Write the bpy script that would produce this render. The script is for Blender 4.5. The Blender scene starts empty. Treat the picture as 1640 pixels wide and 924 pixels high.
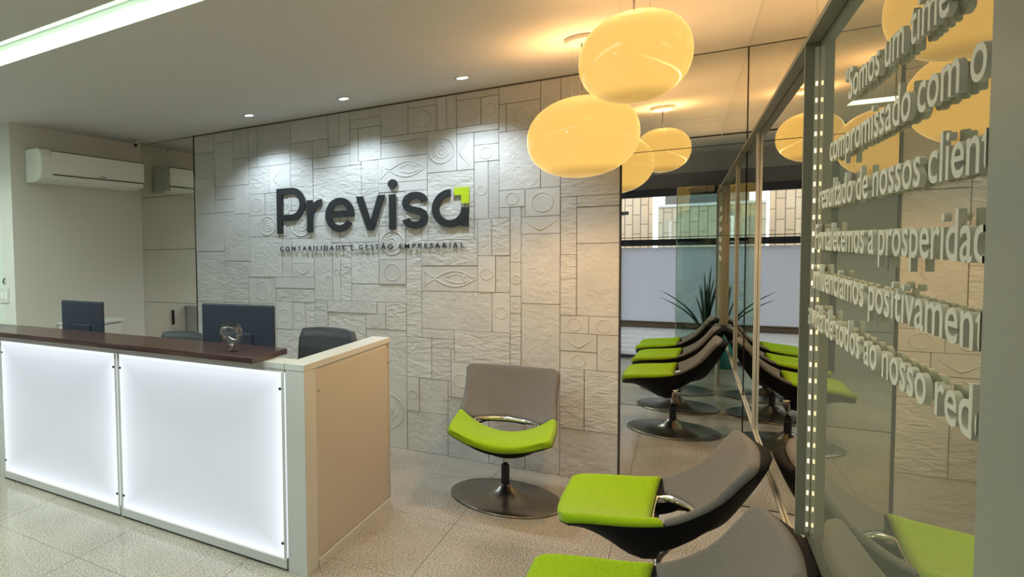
import bpy, bmesh, math, random
from mathutils import Vector, Matrix

# ---------------------------------------------------------------- camera, world, lights, exposure
S = bpy.context.scene
COL = S.collection
random.seed(7)

def basis():
    yaw, pit, rol = math.radians(37.08), math.radians(2.769), math.radians(-1.33)
    d = Vector((-math.sin(yaw), math.cos(yaw), 0)); r = Vector((math.cos(yaw), math.sin(yaw), 0)); z = Vector((0, 0, 1))
    F = d*math.cos(pit) - z*math.sin(pit); U = d*math.sin(pit) + z*math.cos(pit)
    c, s = math.cos(rol), math.sin(rol)
    return r*c + U*s, U*c - r*s, F
cam = bpy.data.cameras.new('camera'); camo = bpy.data.objects.new('camera', cam); COL.objects.link(camo)
R_, U_, F_ = basis()
M_ = Matrix((R_, U_, -F_)).transposed().to_4x4(); M_.translation = Vector((0, 0, 1.5))
camo.matrix_world = M_
cam.sensor_width = 36; cam.lens = 36*1014.0/1640; cam.clip_start = 0.02
cam.shift_x = (820-338.4)/1640; cam.shift_y = -(462-449.03)/1640
S.camera = camo

W = bpy.data.worlds.new('world'); S.world = W; W.use_nodes = True
W.node_tree.nodes['Background'].inputs[0].default_value = (0.72, 0.82, 0.95, 1)
W.node_tree.nodes['Background'].inputs[1].default_value = 5.0

S.view_settings.view_transform = 'Standard'; S.view_settings.look = 'None'
S.view_settings.exposure = 0.12; S.view_settings.gamma = 1.0
S.view_settings.use_curve_mapping = False

def light(name, kind, loc, energy, color, rot=(0, 0, 0), **kw):
    l = bpy.data.lights.new(name, kind); l.energy = energy; l.color = color
    for k, v in kw.items(): setattr(l, k, v)
    o = bpy.data.objects.new(name, l); o.location = loc; o.rotation_euler = rot; COL.objects.link(o); return o
H = 2.53          # ceiling height
D = 4.52          # back wall
XW = 0.245        # mirrored right wall
LAMPS = [(-0.177, 2.94, 2.195, 0.183, 0.172), (-0.446, 3.753, 2.031, 0.250, 0.205)]
SPOTS = [(-2.72, 4.13), (-1.93, 4.13), (-1.135, 4.13)]
for x, y in SPOTS:
    light('downlight_beam', 'SPOT', (x, y, H-0.035), 38, (0.74, 0.88, 1.0), (math.radians(9), 0, 0), spot_size=math.radians(112), spot_blend=0.7, shadow_soft_size=0.03)
light('cove_glow', 'AREA', (-3.25, 2.01, H+0.075), 60, (0.84, 1.0, 0.88), (0, 0, 0), shape='RECTANGLE', size=5.4, size_y=0.15)
# added fill spots, unseen behind the camera, to raise the room's ambient light
REAR_FILL_SPOTS = [(-1.7, 0.5), (-3.0, 0.5), (-4.3, 0.9)]
for x, y in REAR_FILL_SPOTS:
    light('rear_fill_beam', 'SPOT', (x, y, H-0.035), 76, (0.84, 1.0, 0.95), (math.radians(20), 0, 0), spot_size=math.radians(150), spot_blend=0.9, shadow_soft_size=0.08)
for (x, y, z, ra, rb), e in zip(LAMPS, (3.2, 4)):
    light('pendant_uplight', 'AREA', (x, y, z+rb+0.012), e, (1.0, 0.52, 0.20), (math.pi, 0, 0), shape='DISK', size=ra*0.9)
    light('pendant_downlight', 'SPOT', (x, y, z-rb-0.02), e*6.5, (1.0, 0.60, 0.30), spot_size=math.radians(166), spot_blend=0.5, shadow_soft_size=0.0)

light('frame_cove', 'AREA', (XW-0.012, 2.6, 1.981), 8, (1.0, 0.60, 0.27), (math.pi, 0, 0), shape='RECTANGLE', size=0.018, size_y=3.4)

# ---------------------------------------------------------------- helpers
def node_mat(name):
    m = bpy.data.materials.new(name); m.use_nodes = True
    return m, m.node_tree.nodes, m.node_tree.links, m.node_tree.nodes['Principled BSDF']
def mat(name, col, rough=0.5, metal=0.0, noise=0.0, nscale=40.0, bump=0.0, bscale=60.0, detail=4.0, coat=0.0, emit=None, estr=0.0, dist=0.002, stretch=None, alpha=None):
    m, N, L, P = node_mat(name)
    P.inputs['Base Color'].default_value = (*col, 1); P.inputs['Roughness'].default_value = rough; P.inputs['Metallic'].default_value = metal
    P.inputs['Coat Weight'].default_value = coat
    if emit: P.inputs['Emission Color'].default_value = (*emit, 1); P.inputs['Emission Strength'].default_value = estr
    tc = N.new('ShaderNodeTexCoord'); src = tc.outputs['Object']
    if stretch:
        mp = N.new('ShaderNodeMapping'); mp.inputs['Scale'].default_value = stretch; L.new(src, mp.inputs[0]); src = mp.outputs[0]
    if noise > 0:
        n = N.new('ShaderNodeTexNoise'); n.inputs['Scale'].default_value = nscale; n.inputs['Detail'].default_value = detail; L.new(src, n.inputs['Vector'])
        r = N.new('ShaderNodeValToRGB'); r.color_ramp.elements[0].position = 0.3; r.color_ramp.elements[1].position = 0.7
        r.color_ramp.elements[0].color = (*[c*(1-noise) for c in col], 1); r.color_ramp.elements[1].color = (*[min(1, c*(1+noise)) for c in col], 1)
        L.new(n.outputs['Fac'], r.inputs[0]); L.new(r.outputs[0], P.inputs['Base Color'])
    if bump > 0:
        n = N.new('ShaderNodeTexNoise'); n.inputs['Scale'].default_value = bscale; n.inputs['Detail'].default_value = detail; L.new(src, n.inputs['Vector'])
        b = N.new('ShaderNodeBump'); b.inputs['Strength'].default_value = bump; b.inputs['Distance'].default_value = dist
        L.new(n.outputs['Fac'], b.inputs['Height']); L.new(b.outputs[0], P.inputs['Normal'])
    return m
def obj(name, bm, m, parent=None, smooth=False, loc=None):
    me = bpy.data.meshes.new(name); bm.to_mesh(me); bm.free()
    for mm in (m if isinstance(m, list) else [m]): me.materials.append(mm)
    if smooth:
        for p in me.polygons: p.use_smooth = True
    o = bpy.data.objects.new(name, me); COL.objects.link(o)
    if parent: o.parent = parent
    if loc: o.location = loc
    return o
def thing(name, label, cat, loc=(0, 0, 0), rz=0.0, group=None):
    o = bpy.data.objects.new(name, None); COL.objects.link(o); o.empty_display_size = 0.1
    o.location = loc; o.rotation_euler = (0, 0, rz)
    return tag(o, label, cat, group)
def tag(o, label, cat, group=None):
    o['label'] = label; o['category'] = cat
    if group: o['group'] = group
    return o
def struct(name, bm, m, label=None, smooth=False):
    o = obj(name, bm, m, smooth=smooth); o['kind'] = 'structure'
    if label: o['label'] = label
    return o
def copy_tree(o, parent=None):
    c = o.copy(); COL.objects.link(c)
    if parent: c.parent = parent
    for ch in list(o.children): copy_tree(ch, c)
    return c
def bx(bm, x0, x1, y0, y1, z0, z1, bev=0.0, mi=0):
    b = bmesh.new()
    vs = [b.verts.new((x, y, z)) for x in (x0, x1) for y in (y0, y1) for z in (z0, z1)]
    for f in ((0, 1, 3, 2), (4, 6, 7, 5), (0, 4, 5, 1), (2, 3, 7, 6), (0, 2, 6, 4), (1, 5, 7, 3)): b.faces.new([vs[i] for i in f])
    if bev: bmesh.ops.bevel(b, geom=list(b.edges), offset=bev, segments=2, affect='EDGES', profile=0.5)
    bmesh.ops.recalc_face_normals(b, faces=b.faces)
    me = bpy.data.meshes.new('t'); b.to_mesh(me); b.free()
    n0 = len(bm.faces); bm.from_mesh(me); bpy.data.meshes.remove(me)
    if mi:
        bm.faces.ensure_lookup_table()
        for f in bm.faces[n0:]: f.material_index = mi
    return bm
def box(*a, **k): return bx(bmesh.new(), *a, **k)
def lathe(bm, prof, seg=40, c=(0, 0, 0), caps=True):
    rings = []
    for r, z in prof:
        if r < 1e-5: rings.append([bm.verts.new((c[0], c[1], c[2]+z))])
        else: rings.append([bm.verts.new((c[0]+r*math.cos(2*math.pi*i/seg), c[1]+r*math.sin(2*math.pi*i/seg), c[2]+z)) for i in range(seg)])
    for a, b in zip(rings, rings[1:]):
        for i in range(seg):
            j = (i+1) % seg
            if len(a) == 1 and len(b) == 1: continue
            if len(a) == 1: bm.faces.new((a[0], b[i], b[j]))
            elif len(b) == 1: bm.faces.new((a[i], a[j], b[0]))
            else: bm.faces.new((a[i], a[j], b[j], b[i]))
    if caps:
        for r in (rings[0], rings[-1]):
            if len(r) > 2: bm.faces.new(r)
    bmesh.ops.recalc_face_normals(bm, faces=bm.faces)
    return bm
def tube(bm, pts, rad, seg=8, closed=False, flat=1.0):
    pts = [Vector(p) for p in pts]; n = len(pts); rings = []; prev = None
    for i, p in enumerate(pts):
        a = pts[(i-1) % n] if (closed or i) else p; b = pts[(i+1) % n] if (closed or i < n-1) else p
        t = (b-a).normalized()
        if prev is None:
            u = t.orthogonal().normalized()
        else:
            u = prev - t*prev.dot(t); u.normalize()
        prev = u; v = t.cross(u); r = rad[i] if isinstance(rad, (list, tuple)) else rad
        rings.append([bm.verts.new(p + u*r*math.cos(2*math.pi*k/seg) + v*r*flat*math.sin(2*math.pi*k/seg)) for k in range(seg)])
    for i in range(n if closed else n-1):
        a, b = rings[i], rings[(i+1) % n]
        for k in range(seg): bm.faces.new((a[k], a[(k+1) % seg], b[(k+1) % seg], b[k]))
    if not closed: bm.faces.new(rings[0][::-1]); bm.faces.new(rings[-1])
    bmesh.ops.recalc_face_normals(bm, faces=bm.faces)
    return bm
def prism(bm, poly, y0, y1):
    """poly = [(x, z)], extruded along y"""
    a = [bm.verts.new((x, y0, z)) for x, z in poly]; b = [bm.verts.new((x, y1, z)) for x, z in poly]
    bm.faces.new(a); bm.faces.new(b[::-1]); n = len(poly)
    for i in range(n): bm.faces.new((a[i], b[i], b[(i+1) % n], a[(i+1) % n]))
    bmesh.ops.recalc_face_normals(bm, faces=bm.faces); return bm
def ribbon(bm, pts, w, y0, y1):
    """2D stroke of constant width with flat ends, extruded along y, as quads"""
    n = len(pts); L_ = []; R2 = []
    for i, (x, z) in enumerate(pts):
        ax, az = pts[max(i-1, 0)]; cx_, cz = pts[min(i+1, n-1)]
        tx, tz = cx_-ax, cz-az; l = math.hypot(tx, tz) or 1; nx, nz = -tz/l, tx/l
        L_.append((x+nx*w/2, z+nz*w/2)); R2.append((x-nx*w/2, z-nz*w/2))
    V = [[bm.verts.new((p[0], y, p[1])) for p in s] for s in (L_, R2) for y in (y0, y1)]
    l0, l1, r0, r1 = V
    for i in range(n-1):
        for a, b in ((l0, r0), (r0, r1), (r1, l1), (l1, l0)): bm.faces.new((a[i], a[i+1], b[i+1], b[i]))
    bm.faces.new((l0[0], r0[0], r1[0], l1[0])); bm.faces.new((l0[-1], l1[-1], r1[-1], r0[-1]))
    bmesh.ops.recalc_face_normals(bm, faces=bm.faces); return bm
def arc(cx_, cz, rx, rz, a0, a1, n=24):
    return [(cx_+rx*math.cos(math.radians(a0+(a1-a0)*i/n)), cz+rz*math.sin(math.radians(a0+(a1-a0)*i/n))) for i in range(n+1)]

# ---------------------------------------------------------------- materials
paint = mat('wall_paint', (0.60, 0.59, 0.55), 0.75, bump=0.08, bscale=250)
ceil_m = mat('ceiling_paint', (0.62, 0.61, 0.575), 0.85, bump=0.05, bscale=200)
white_lam = mat('white_laminate', (0.58, 0.58, 0.56), 0.35)
grey_side = mat('cream_panel', (0.50, 0.46, 0.40), 0.45)
dark_gap = mat('shadow_gap', (0.03, 0.03, 0.03), 0.9)
chrome = mat('chrome', (0.75, 0.73, 0.70), 0.12, 1.0)
brushed = mat('brushed_steel_base', (0.26, 0.235, 0.20), 0.28, 1.0, bump=0.05, bscale=300)
alu = mat('anodised_aluminium', (0.62, 0.58, 0.48), 0.35, 0.6)
olive_metal = mat('olive_grey_metal', (0.20, 0.19, 0.145), 0.5, 0.2)
black_pl = mat('black_plastic', (0.012, 0.012, 0.018), 0.45)
black_shell = mat('black_shell', (0.004, 0.004, 0.007), 0.6); black_shell.node_tree.nodes['Principled BSDF'].inputs['Specular IOR Level'].default_value = 0.15
navy = mat('navy_window_metal', (0.012, 0.018, 0.05), 0.4)
charcoal = mat('charcoal_acrylic', (0.010, 0.012, 0.014), 0.5)
lime_ac = mat('lime_acrylic', (0.42, 0.56, 0.01), 0.4)
def fabric(name, col):
    m = mat(name, col, 0.95, noise=0.22, nscale=260, bump=0.5, bscale=420, dist=0.002)
    P = m.node_tree.nodes['Principled BSDF']; P.inputs['Sheen Weight'].default_value = 0.15; P.inputs['Specular IOR Level'].default_value = 0.2
    return m
lime = fabric('lime_wool', (0.25, 0.40, 0.003))
gray_fab = fabric('grey_wool', (0.135, 0.125, 0.115))
monitor_m = mat('dark_blue_plastic', (0.016, 0.022, 0.038), 0.5)
office_fab = mat('dark_grey_leather', (0.04, 0.043, 0.05), 0.55, bump=0.2, bscale=200)
def mirror_mat(name, col, rough=0.0):
    m, N, L, P = node_mat(name); P.inputs['Base Color'].default_value = (*col, 1); P.inputs['Metallic'].default_value = 1; P.inputs['Roughness'].default_value = rough; return m
mirror = mirror_mat('mirror_glass', (0.80, 0.80, 0.76))
side_mirror = mirror_mat('bronze_mirror_glass', (0.82, 0.76, 0.64))
def veil(name, gl, dif, fac, rough=0.0):
    m, N, L, P = node_mat(name); N.remove(P); out = N['Material Output']
    g = N.new('ShaderNodeBsdfGlossy'); g.inputs['Color'].default_value = (*gl, 1); g.inputs['Roughness'].default_value = rough
    d = N.new('ShaderNodeBsdfDiffuse'); d.inputs['Color'].default_value = (*dif, 1)
    x = N.new('ShaderNodeMixShader'); x.inputs[0].default_value = fac; L.new(d.outputs[0], x.inputs[1]); L.new(g.outputs[0], x.inputs[2]); L.new(x.outputs[0], out.inputs[0]); return m
letter_glass = veil('lacquered_sign_glass', (0.80, 0.76, 0.62), (0.34, 0.335, 0.25), 0.66)
end_glass = veil('satin_grey_glass', (0.7, 0.68, 0.58), (0.31, 0.31, 0.255), 0.18, 0.35)
def clear_glass(name, tint, refl=0.1):
    m, N, L, P = node_mat(name); N.remove(P); out = N['Material Output']
    t = N.new('ShaderNodeBsdfTransparent'); t.inputs['Color'].default_value = (*tint, 1)
    g = N.new('ShaderNodeBsdfGlossy'); g.inputs['Roughness'].default_value = 0.0
    f = N.new('ShaderNodeLayerWeight'); f.inputs[0].default_value = 0.35
    a = N.new('ShaderNodeMath'); a.operation = 'MULTIPLY_ADD'; a.inputs[1].default_value = 0.7; a.inputs[2].default_value = refl; L.new(f.outputs['Fresnel'], a.inputs[0])
    x = N.new('ShaderNodeMixShader'); L.new(a.outputs[0], x.inputs[0]); L.new(t.outputs[0], x.inputs[1]); L.new(g.outputs[0], x.inputs[2]); L.new(x.outputs[0], out.inputs[0]); return m
green_glass = clear_glass('green_tinted_glass', (0.76, 0.86, 0.79), 0.10)
bowl_glass = clear_glass('clear_glass', (0.95, 0.96, 0.97), 0.02)
def opal():
    m, N, L, P = node_mat('opal_glass'); out = N['Material Output']
    P.inputs['Base Color'].default_value = (0.05, 0.03, 0.015, 1); P.inputs['Roughness'].default_value = 0.12; P.inputs['Coat Weight'].default_value = 0.06; P.inputs['Coat Roughness'].default_value = 0.03; P.inputs['Specular IOR Level'].default_value = 0.3
    P.inputs['Emission Color'].default_value = (0.93, 0.55, 0.13, 1)
    tc = N.new('ShaderNodeTexCoord'); sp = N.new('ShaderNodeSeparateXYZ'); L.new(tc.outputs['Generated'], sp.inputs[0])
    mr = N.new('ShaderNodeMapRange'); mr.interpolation_type = 'SMOOTHSTEP'; mr.inputs[1].default_value = 0.03; mr.inputs[2].default_value = 0.15; mr.inputs[3].default_value = 0.62; mr.inputs[4].default_value = 1.0
    L.new(sp.outputs['Z'], mr.inputs[0]); L.new(mr.outputs[0], P.inputs['Emission Strength'])
    return m
opal_m = opal()
def emis(name, col, s):
    m, N, L, P = node_mat(name); P.inputs['Base Color'].default_value = (0.8, 0.8, 0.8, 1); P.inputs['Emission Color'].default_value = (*col, 1); P.inputs['Emission Strength'].default_value = s; return m
led_warm = emis('warm_led', (1.0, 0.78, 0.45), 2.2)
spot_face = emis('downlight_lens', (0.92, 0.97, 1.0), 6.0)
cove_white = emis('cove_diffuser', (1.0, 1.0, 0.82), 0.9)
cove_side_glow = mat('cove_side_glow_paint', (0.72, 0.80, 0.70), 0.8, emit=(0.8, 1.0, 0.8), estr=0.12)  # faint emission put into the lining so it looks lit by the strip
def lightbox():
    m, N, L, P = node_mat('backlit_acrylic'); P.inputs['Base Color'].default_value = (0.25, 0.26, 0.28, 1); P.inputs['Roughness'].default_value = 0.25
    tc = N.new('ShaderNodeTexCoord'); sp = N.new('ShaderNodeSeparateXYZ'); L.new(tc.outputs['Generated'], sp.inputs[0])
    def edge(o):
        a = N.new('ShaderNodeMath'); a.operation = 'SUBTRACT'; a.inputs[1].default_value = 0.5; L.new(o, a.inputs[0])
        b = N.new('ShaderNodeMath'); b.operation = 'ABSOLUTE'; L.new(a.outputs[0], b.inputs[0])
        c = N.new('ShaderNodeMath'); c.operation = 'MULTIPLY'; c.inputs[1].default_value = 2; L.new(b.outputs[0], c.inputs[0])
        d = N.new('ShaderNodeMath'); d.operation = 'POWER'; d.inputs[1].default_value = 9; L.new(c.outputs[0], d.inputs[0])
        e = N.new('ShaderNodeMath'); e.operation = 'POWER'; e.inputs[1].default_value = 2; L.new(c.outputs[0], e.inputs[0])
        f = N.new('ShaderNodeMath'); f.operation = 'MULTIPLY_ADD'; f.inputs[1].default_value = 0.22; L.new(e.outputs[0], f.inputs[0]); L.new(d.outputs[0], f.inputs[2]); return f.outputs[0]
    s = N.new('ShaderNodeMath'); s.operation = 'MAXIMUM'; L.new(edge(sp.outputs['X']), s.inputs[0]); L.new(edge(sp.outputs['Z']), s.inputs[1])
    t = N.new('ShaderNodeMath'); t.operation = 'MULTIPLY_ADD'; t.inputs[1].default_value = 0.48; t.inputs[2].default_value = 0.44; L.new(s.outputs[0], t.inputs[0])
    P.inputs['Emission Color'].default_value = (0.86, 0.93, 1.0, 1); L.new(t.outputs[0], P.inputs['Emission Strength']); return m
lightbox_m = lightbox()
def granite():
    m, N, L, P = node_mat('speckled_granite'); tc = N.new('ShaderNodeTexCoord')
    ns = []
    g = N.new('ShaderNodeNewGeometry')
    for sc, det in ((150, 4), (420, 2), (2.2, 3)):
        n = N.new('ShaderNodeTexNoise'); n.inputs['Scale'].default_value = sc; n.inputs['Detail'].default_value = det; L.new(g.outputs['Position'], n.inputs['Vector']); ns.append(n)
    r = N.new('ShaderNodeValToRGB'); e = r.color_ramp.elements
    e[0].position = 0.42; e[0].color = (0.08, 0.07, 0.058, 1); e[1].position = 0.60; e[1].color = (0.62, 0.565, 0.47, 1)
    k = e.new(0.5); k.color = (0.33, 0.295, 0.245, 1)
    x = N.new('ShaderNodeMath'); x.operation = 'MULTIPLY_ADD'; x.inputs[1].default_value = 0.5; L.new(ns[0].outputs['Fac'], x.inputs[0])
    y = N.new('ShaderNodeMath'); y.operation = 'MULTIPLY'; y.inputs[1].default_value = 0.42; L.new(ns[1].outputs['Fac'], y.inputs[0]); L.new(y.outputs[0], x.inputs[2])
    z = N.new('ShaderNodeMath'); z.operation = 'MULTIPLY_ADD'; z.inputs[1].default_value = 0.10; L.new(ns[2].outputs['Fac'], z.inputs[0]); L.new(x.outputs[0], z.inputs[2])
    L.new(z.outputs[0], r.inputs[0]); L.new(r.outputs[0], P.inputs['Base Color'])
    P.inputs['Roughness'].default_value = 0.14; P.inputs['Specular IOR Level'].default_value = 0.55
    return m
granite_m = granite()
def stone(name, kind):
    m, N, L, P = node_mat(name); g = N.new('ShaderNodeNewGeometry')
    base = (0.49, 0.49, 0.465)
    n = N.new('ShaderNodeTexNoise'); n.inputs['Scale'].default_value = 9; n.inputs['Detail'].default_value = 5; L.new(g.outputs['Position'], n.inputs['Vector'])
    oi = N.new('ShaderNodeObjectInfo')
    r = N.new('ShaderNodeValToRGB'); r.color_ramp.elements[0].position = 0.25; r.color_ramp.elements[1].position = 0.75
    r.color_ramp.elements[0].color = (*[c*0.93 for c in base], 1); r.color_ramp.elements[1].color = (*[c*1.06 for c in base], 1)
    L.new(n.outputs['Fac'], r.inputs[0])
    hv = N.new('ShaderNodeHueSaturation'); L.new(r.outputs[0], hv.inputs['Color'])
    mr = N.new('ShaderNodeMapRange'); mr.inputs[3].default_value = 0.94; mr.inputs[4].default_value = 1.05; L.new(oi.outputs['Random'], mr.inputs[0]); L.new(mr.outputs[0], hv.inputs['Value'])
    L.new(hv.outputs[0], P.inputs['Base Color']); P.inputs['Roughness'].default_value = 0.85
    mp = N.new('ShaderNodeMapping'); L.new(g.outputs['Position'], mp.inputs[0])
    mp.inputs['Scale'].default_value = {'w': (1, 1, 2.2), 'm': (1, 1, 1), 'p': (1, 1, 1)}[kind]
    b1 = N.new('ShaderNodeTexNoise'); b1.inputs['Scale'].default_value = {'w': 14, 'm': 30, 'p': 16}[kind]; b1.inputs['Detail'].default_value = {'w': 3, 'm': 4, 'p': 3}[kind]; b1.inputs['Distortion'].default_value = {'w': 0.8, 'm': 0.5, 'p': 0}[kind]
    L.new(mp.outputs[0], b1.inputs['Vector'])
    b2 = N.new('ShaderNodeTexNoise'); b2.inputs['Scale'].default_value = 160; b2.inputs['Detail'].default_value = 3; L.new(g.outputs['Position'], b2.inputs['Vector'])
    u1 = N.new('ShaderNodeBump'); u1.inputs['Strength'].default_value = {'w': 0.6, 'm': 0.62, 'p': 0.25}[kind]; u1.inputs['Distance'].default_value = {'w': 0.02, 'm': 0.012, 'p': 0.008}[kind]; L.new(b1.outputs['Fac'], u1.inputs['Height'])
    u2 = N.new('ShaderNodeBump'); u2.inputs['Strength'].default_value = 0.35; u2.inputs['Distance'].default_value = 0.001; L.new(b2.outputs['Fac'], u2.inputs['Height']); L.new(u1.outputs[0], u2.inputs['Normal'])
    L.new(u2.outputs[0], P.inputs['Normal']); return m
STONE = {k: stone('relief_stone_'+n, k) for k, n in (('w', 'wrinkled'), ('m', 'rough'), ('p', 'plain'))}
def wood():
    m, N, L, P = node_mat('dark_walnut'); g = N.new('ShaderNodeNewGeometry'); mp = N.new('ShaderNodeMapping'); mp.inputs['Scale'].default_value = (1.5, 30, 30); L.new(g.outputs['Position'], mp.inputs[0])
    n = N.new('ShaderNodeTexNoise'); n.inputs['Scale'].default_value = 3; n.inputs['Detail'].default_value = 6; n.inputs['Distortion'].default_value = 0.6; L.new(mp.outputs[0], n.inputs['Vector'])
    r = N.new('ShaderNodeValToRGB'); r.color_ramp.elements[0].position = 0.3; r.color_ramp.elements[1].position = 0.7
    r.color_ramp.elements[0].color = (0.030, 0.014, 0.013, 1); r.color_ramp.elements[1].color = (0.085, 0.042, 0.036, 1)
    L.new(n.outputs['Fac'], r.inputs[0]); L.new(r.outputs[0], P.inputs['Base Color']); P.inputs['Roughness'].default_value = 0.22; return m
wood_m = wood()
def facade_brick(name, c1, c2):
    m, N, L, P = node_mat(name); g = N.new('ShaderNodeNewGeometry'); sx = N.new('ShaderNodeSeparateXYZ'); L.new(g.outputs['Position'], sx.inputs[0])
    cb = N.new('ShaderNodeCombineXYZ'); L.new(sx.outputs['Z'], cb.inputs['X']); L.new(sx.outputs['X'], cb.inputs['Y'])
    b = N.new('ShaderNodeTexBrick'); b.inputs['Scale'].default_value = 1; b.inputs['Brick Width'].default_value = 0.32; b.inputs['Row Height'].default_value = 0.11; b.inputs['Mortar Size'].default_value = 0.008
    b.inputs['Color1'].default_value = (*c1, 1); b.inputs['Color2'].default_value = (*c2, 1); b.inputs['Mortar'].default_value = (0.25, 0.19, 0.13, 1)
    L.new(cb.outputs[0], b.inputs['Vector']); L.new(b.outputs['Color'], P.inputs['Base Color']); P.inputs['Roughness'].default_value = 0.8; return m

# ---------------------------------------------------------------- setting: floor with its tiles
fl = struct('floor', box(-6, 1.4, -1.0, D+0.12, -0.05, -0.004), mat('tile_joint', (0.10, 0.09, 0.075), 0.8), 'polished speckled granite floor with thin dark joints')
TS = 0.70; tile_me = {}
for i in range(-8, 3):
    for j in range(-7, 3):
        x0, x1 = -0.29+i*TS, -0.29+(i+1)*TS; y0, y1 = 3.42+j*TS, 3.42+(j+1)*TS
        x0, x1 = max(x0, -6), min(x1, 1.4); y0, y1 = max(y0, -1.0), min(y1, D+0.02)
        if x1-x0 < 0.02 or y1-y0 < 0.02: continue
        k = (round(x1-x0, 3), round(y1-y0, 3))
        if k not in tile_me:
            t = obj('floor_tile', box(0.0012, k[0]-0.0012, 0.0012, k[1]-0.0012, -0.02, 0), granite_m, fl); tile_me[k] = t.data
        else:
            t = bpy.data.objects.new('floor_tile', tile_me[k]); COL.objects.link(t); t.parent = fl
        t.location = (x0, y0, random.uniform(0, 0.0003))

# ceiling with the lit slot
cb = bmesh.new(); SY0, SY1 = 1.89, 2.13
bx(cb, -6.1, 1.5, -1.0, SY0, H, H+0.2); bx(cb, -6.1, 1.5, SY1, D+0.12, H, H+0.2); bx(cb, -0.5, 1.5, SY0-.01, SY1+.01, H, H+0.2)
struct('ceiling', cb, ceil_m, 'matt white plaster ceiling')
sb = box(-6.1, -0.49, SY0-0.01, SY1+0.01, H+0.16, H+0.2); bx(sb, -6.1, -0.49, SY0, SY0+0.004, H+0.001, H+0.17); bx(sb, -6.1, -0.49, SY1-0.004, SY1, H+0.001, H+0.17); bx(sb, -6.1, -6.08, SY0, SY1, H, H+.17)
struct('trim_1', sb, cove_side_glow, 'recessed light slot lining in the ceiling')
cf = thing('linear_ceiling_light', 'long white light strip glowing in the ceiling slot', 'ceiling light', (-3.25, 2.01, H+0.09))
obj('housing', box(-2.72, 2.72, -0.085, 0.085, 0.0, 0.03), white_lam, cf)
struct('trim_2', box(-6, XW-0.005, 0.90, 0.925, H-0.012, H+0.01), dark_gap, 'thin dark groove across the ceiling')

# walls
struct('wall_left', box(-4.40, -4.25, 3.05, D+0.12, 0, H), paint, 'plain off-white wall under the air conditioner')
wf = box(-6.1, -4.40, 3.05, 3.2, 0, H)
struct('wall_front_left', wf, mat('pale_green_paint', (0.60, 0.64, 0.58), 0.8), 'pale wall piece with switch at the far left')
struct('baseboard_left', box(-6.1, -4.26, 3.03, 3.05, 0, 0.94), mat('grey_dado', (0.22, 0.23, 0.22), 0.5), 'grey dado band at the far left')
struct('wall_far_left', box(-6.2, -6.1, -1.0, 3.2, 0, H), paint)
struct('wall_right', box(XW+0.012, XW+0.16, 0.2, D+0.12, 0, H), paint, 'wall behind the mirrored right side')
struct('wall_right_return', box(XW+0.16, 1.5, 0.12, 0.2, 0, H), paint)
struct('wall_far_right', box(1.4, 1.5, -1.0, 0.12, 0, H), paint)
YR = -0.6
rw = box(-6.1, -0.80, YR-0.1, YR, 0, H); bx(rw, 0.50, 1.4, YR-0.1, YR, 0, H)
bx(rw, -0.80, 0.50, YR-0.1, YR, 2.30, H)
struct('wall_rear', rw, mat('rear_wall_grey', (0.42, 0.41, 0.40), 0.8, bump=0.3, bscale=80), 'grey wall around the street window')

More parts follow.
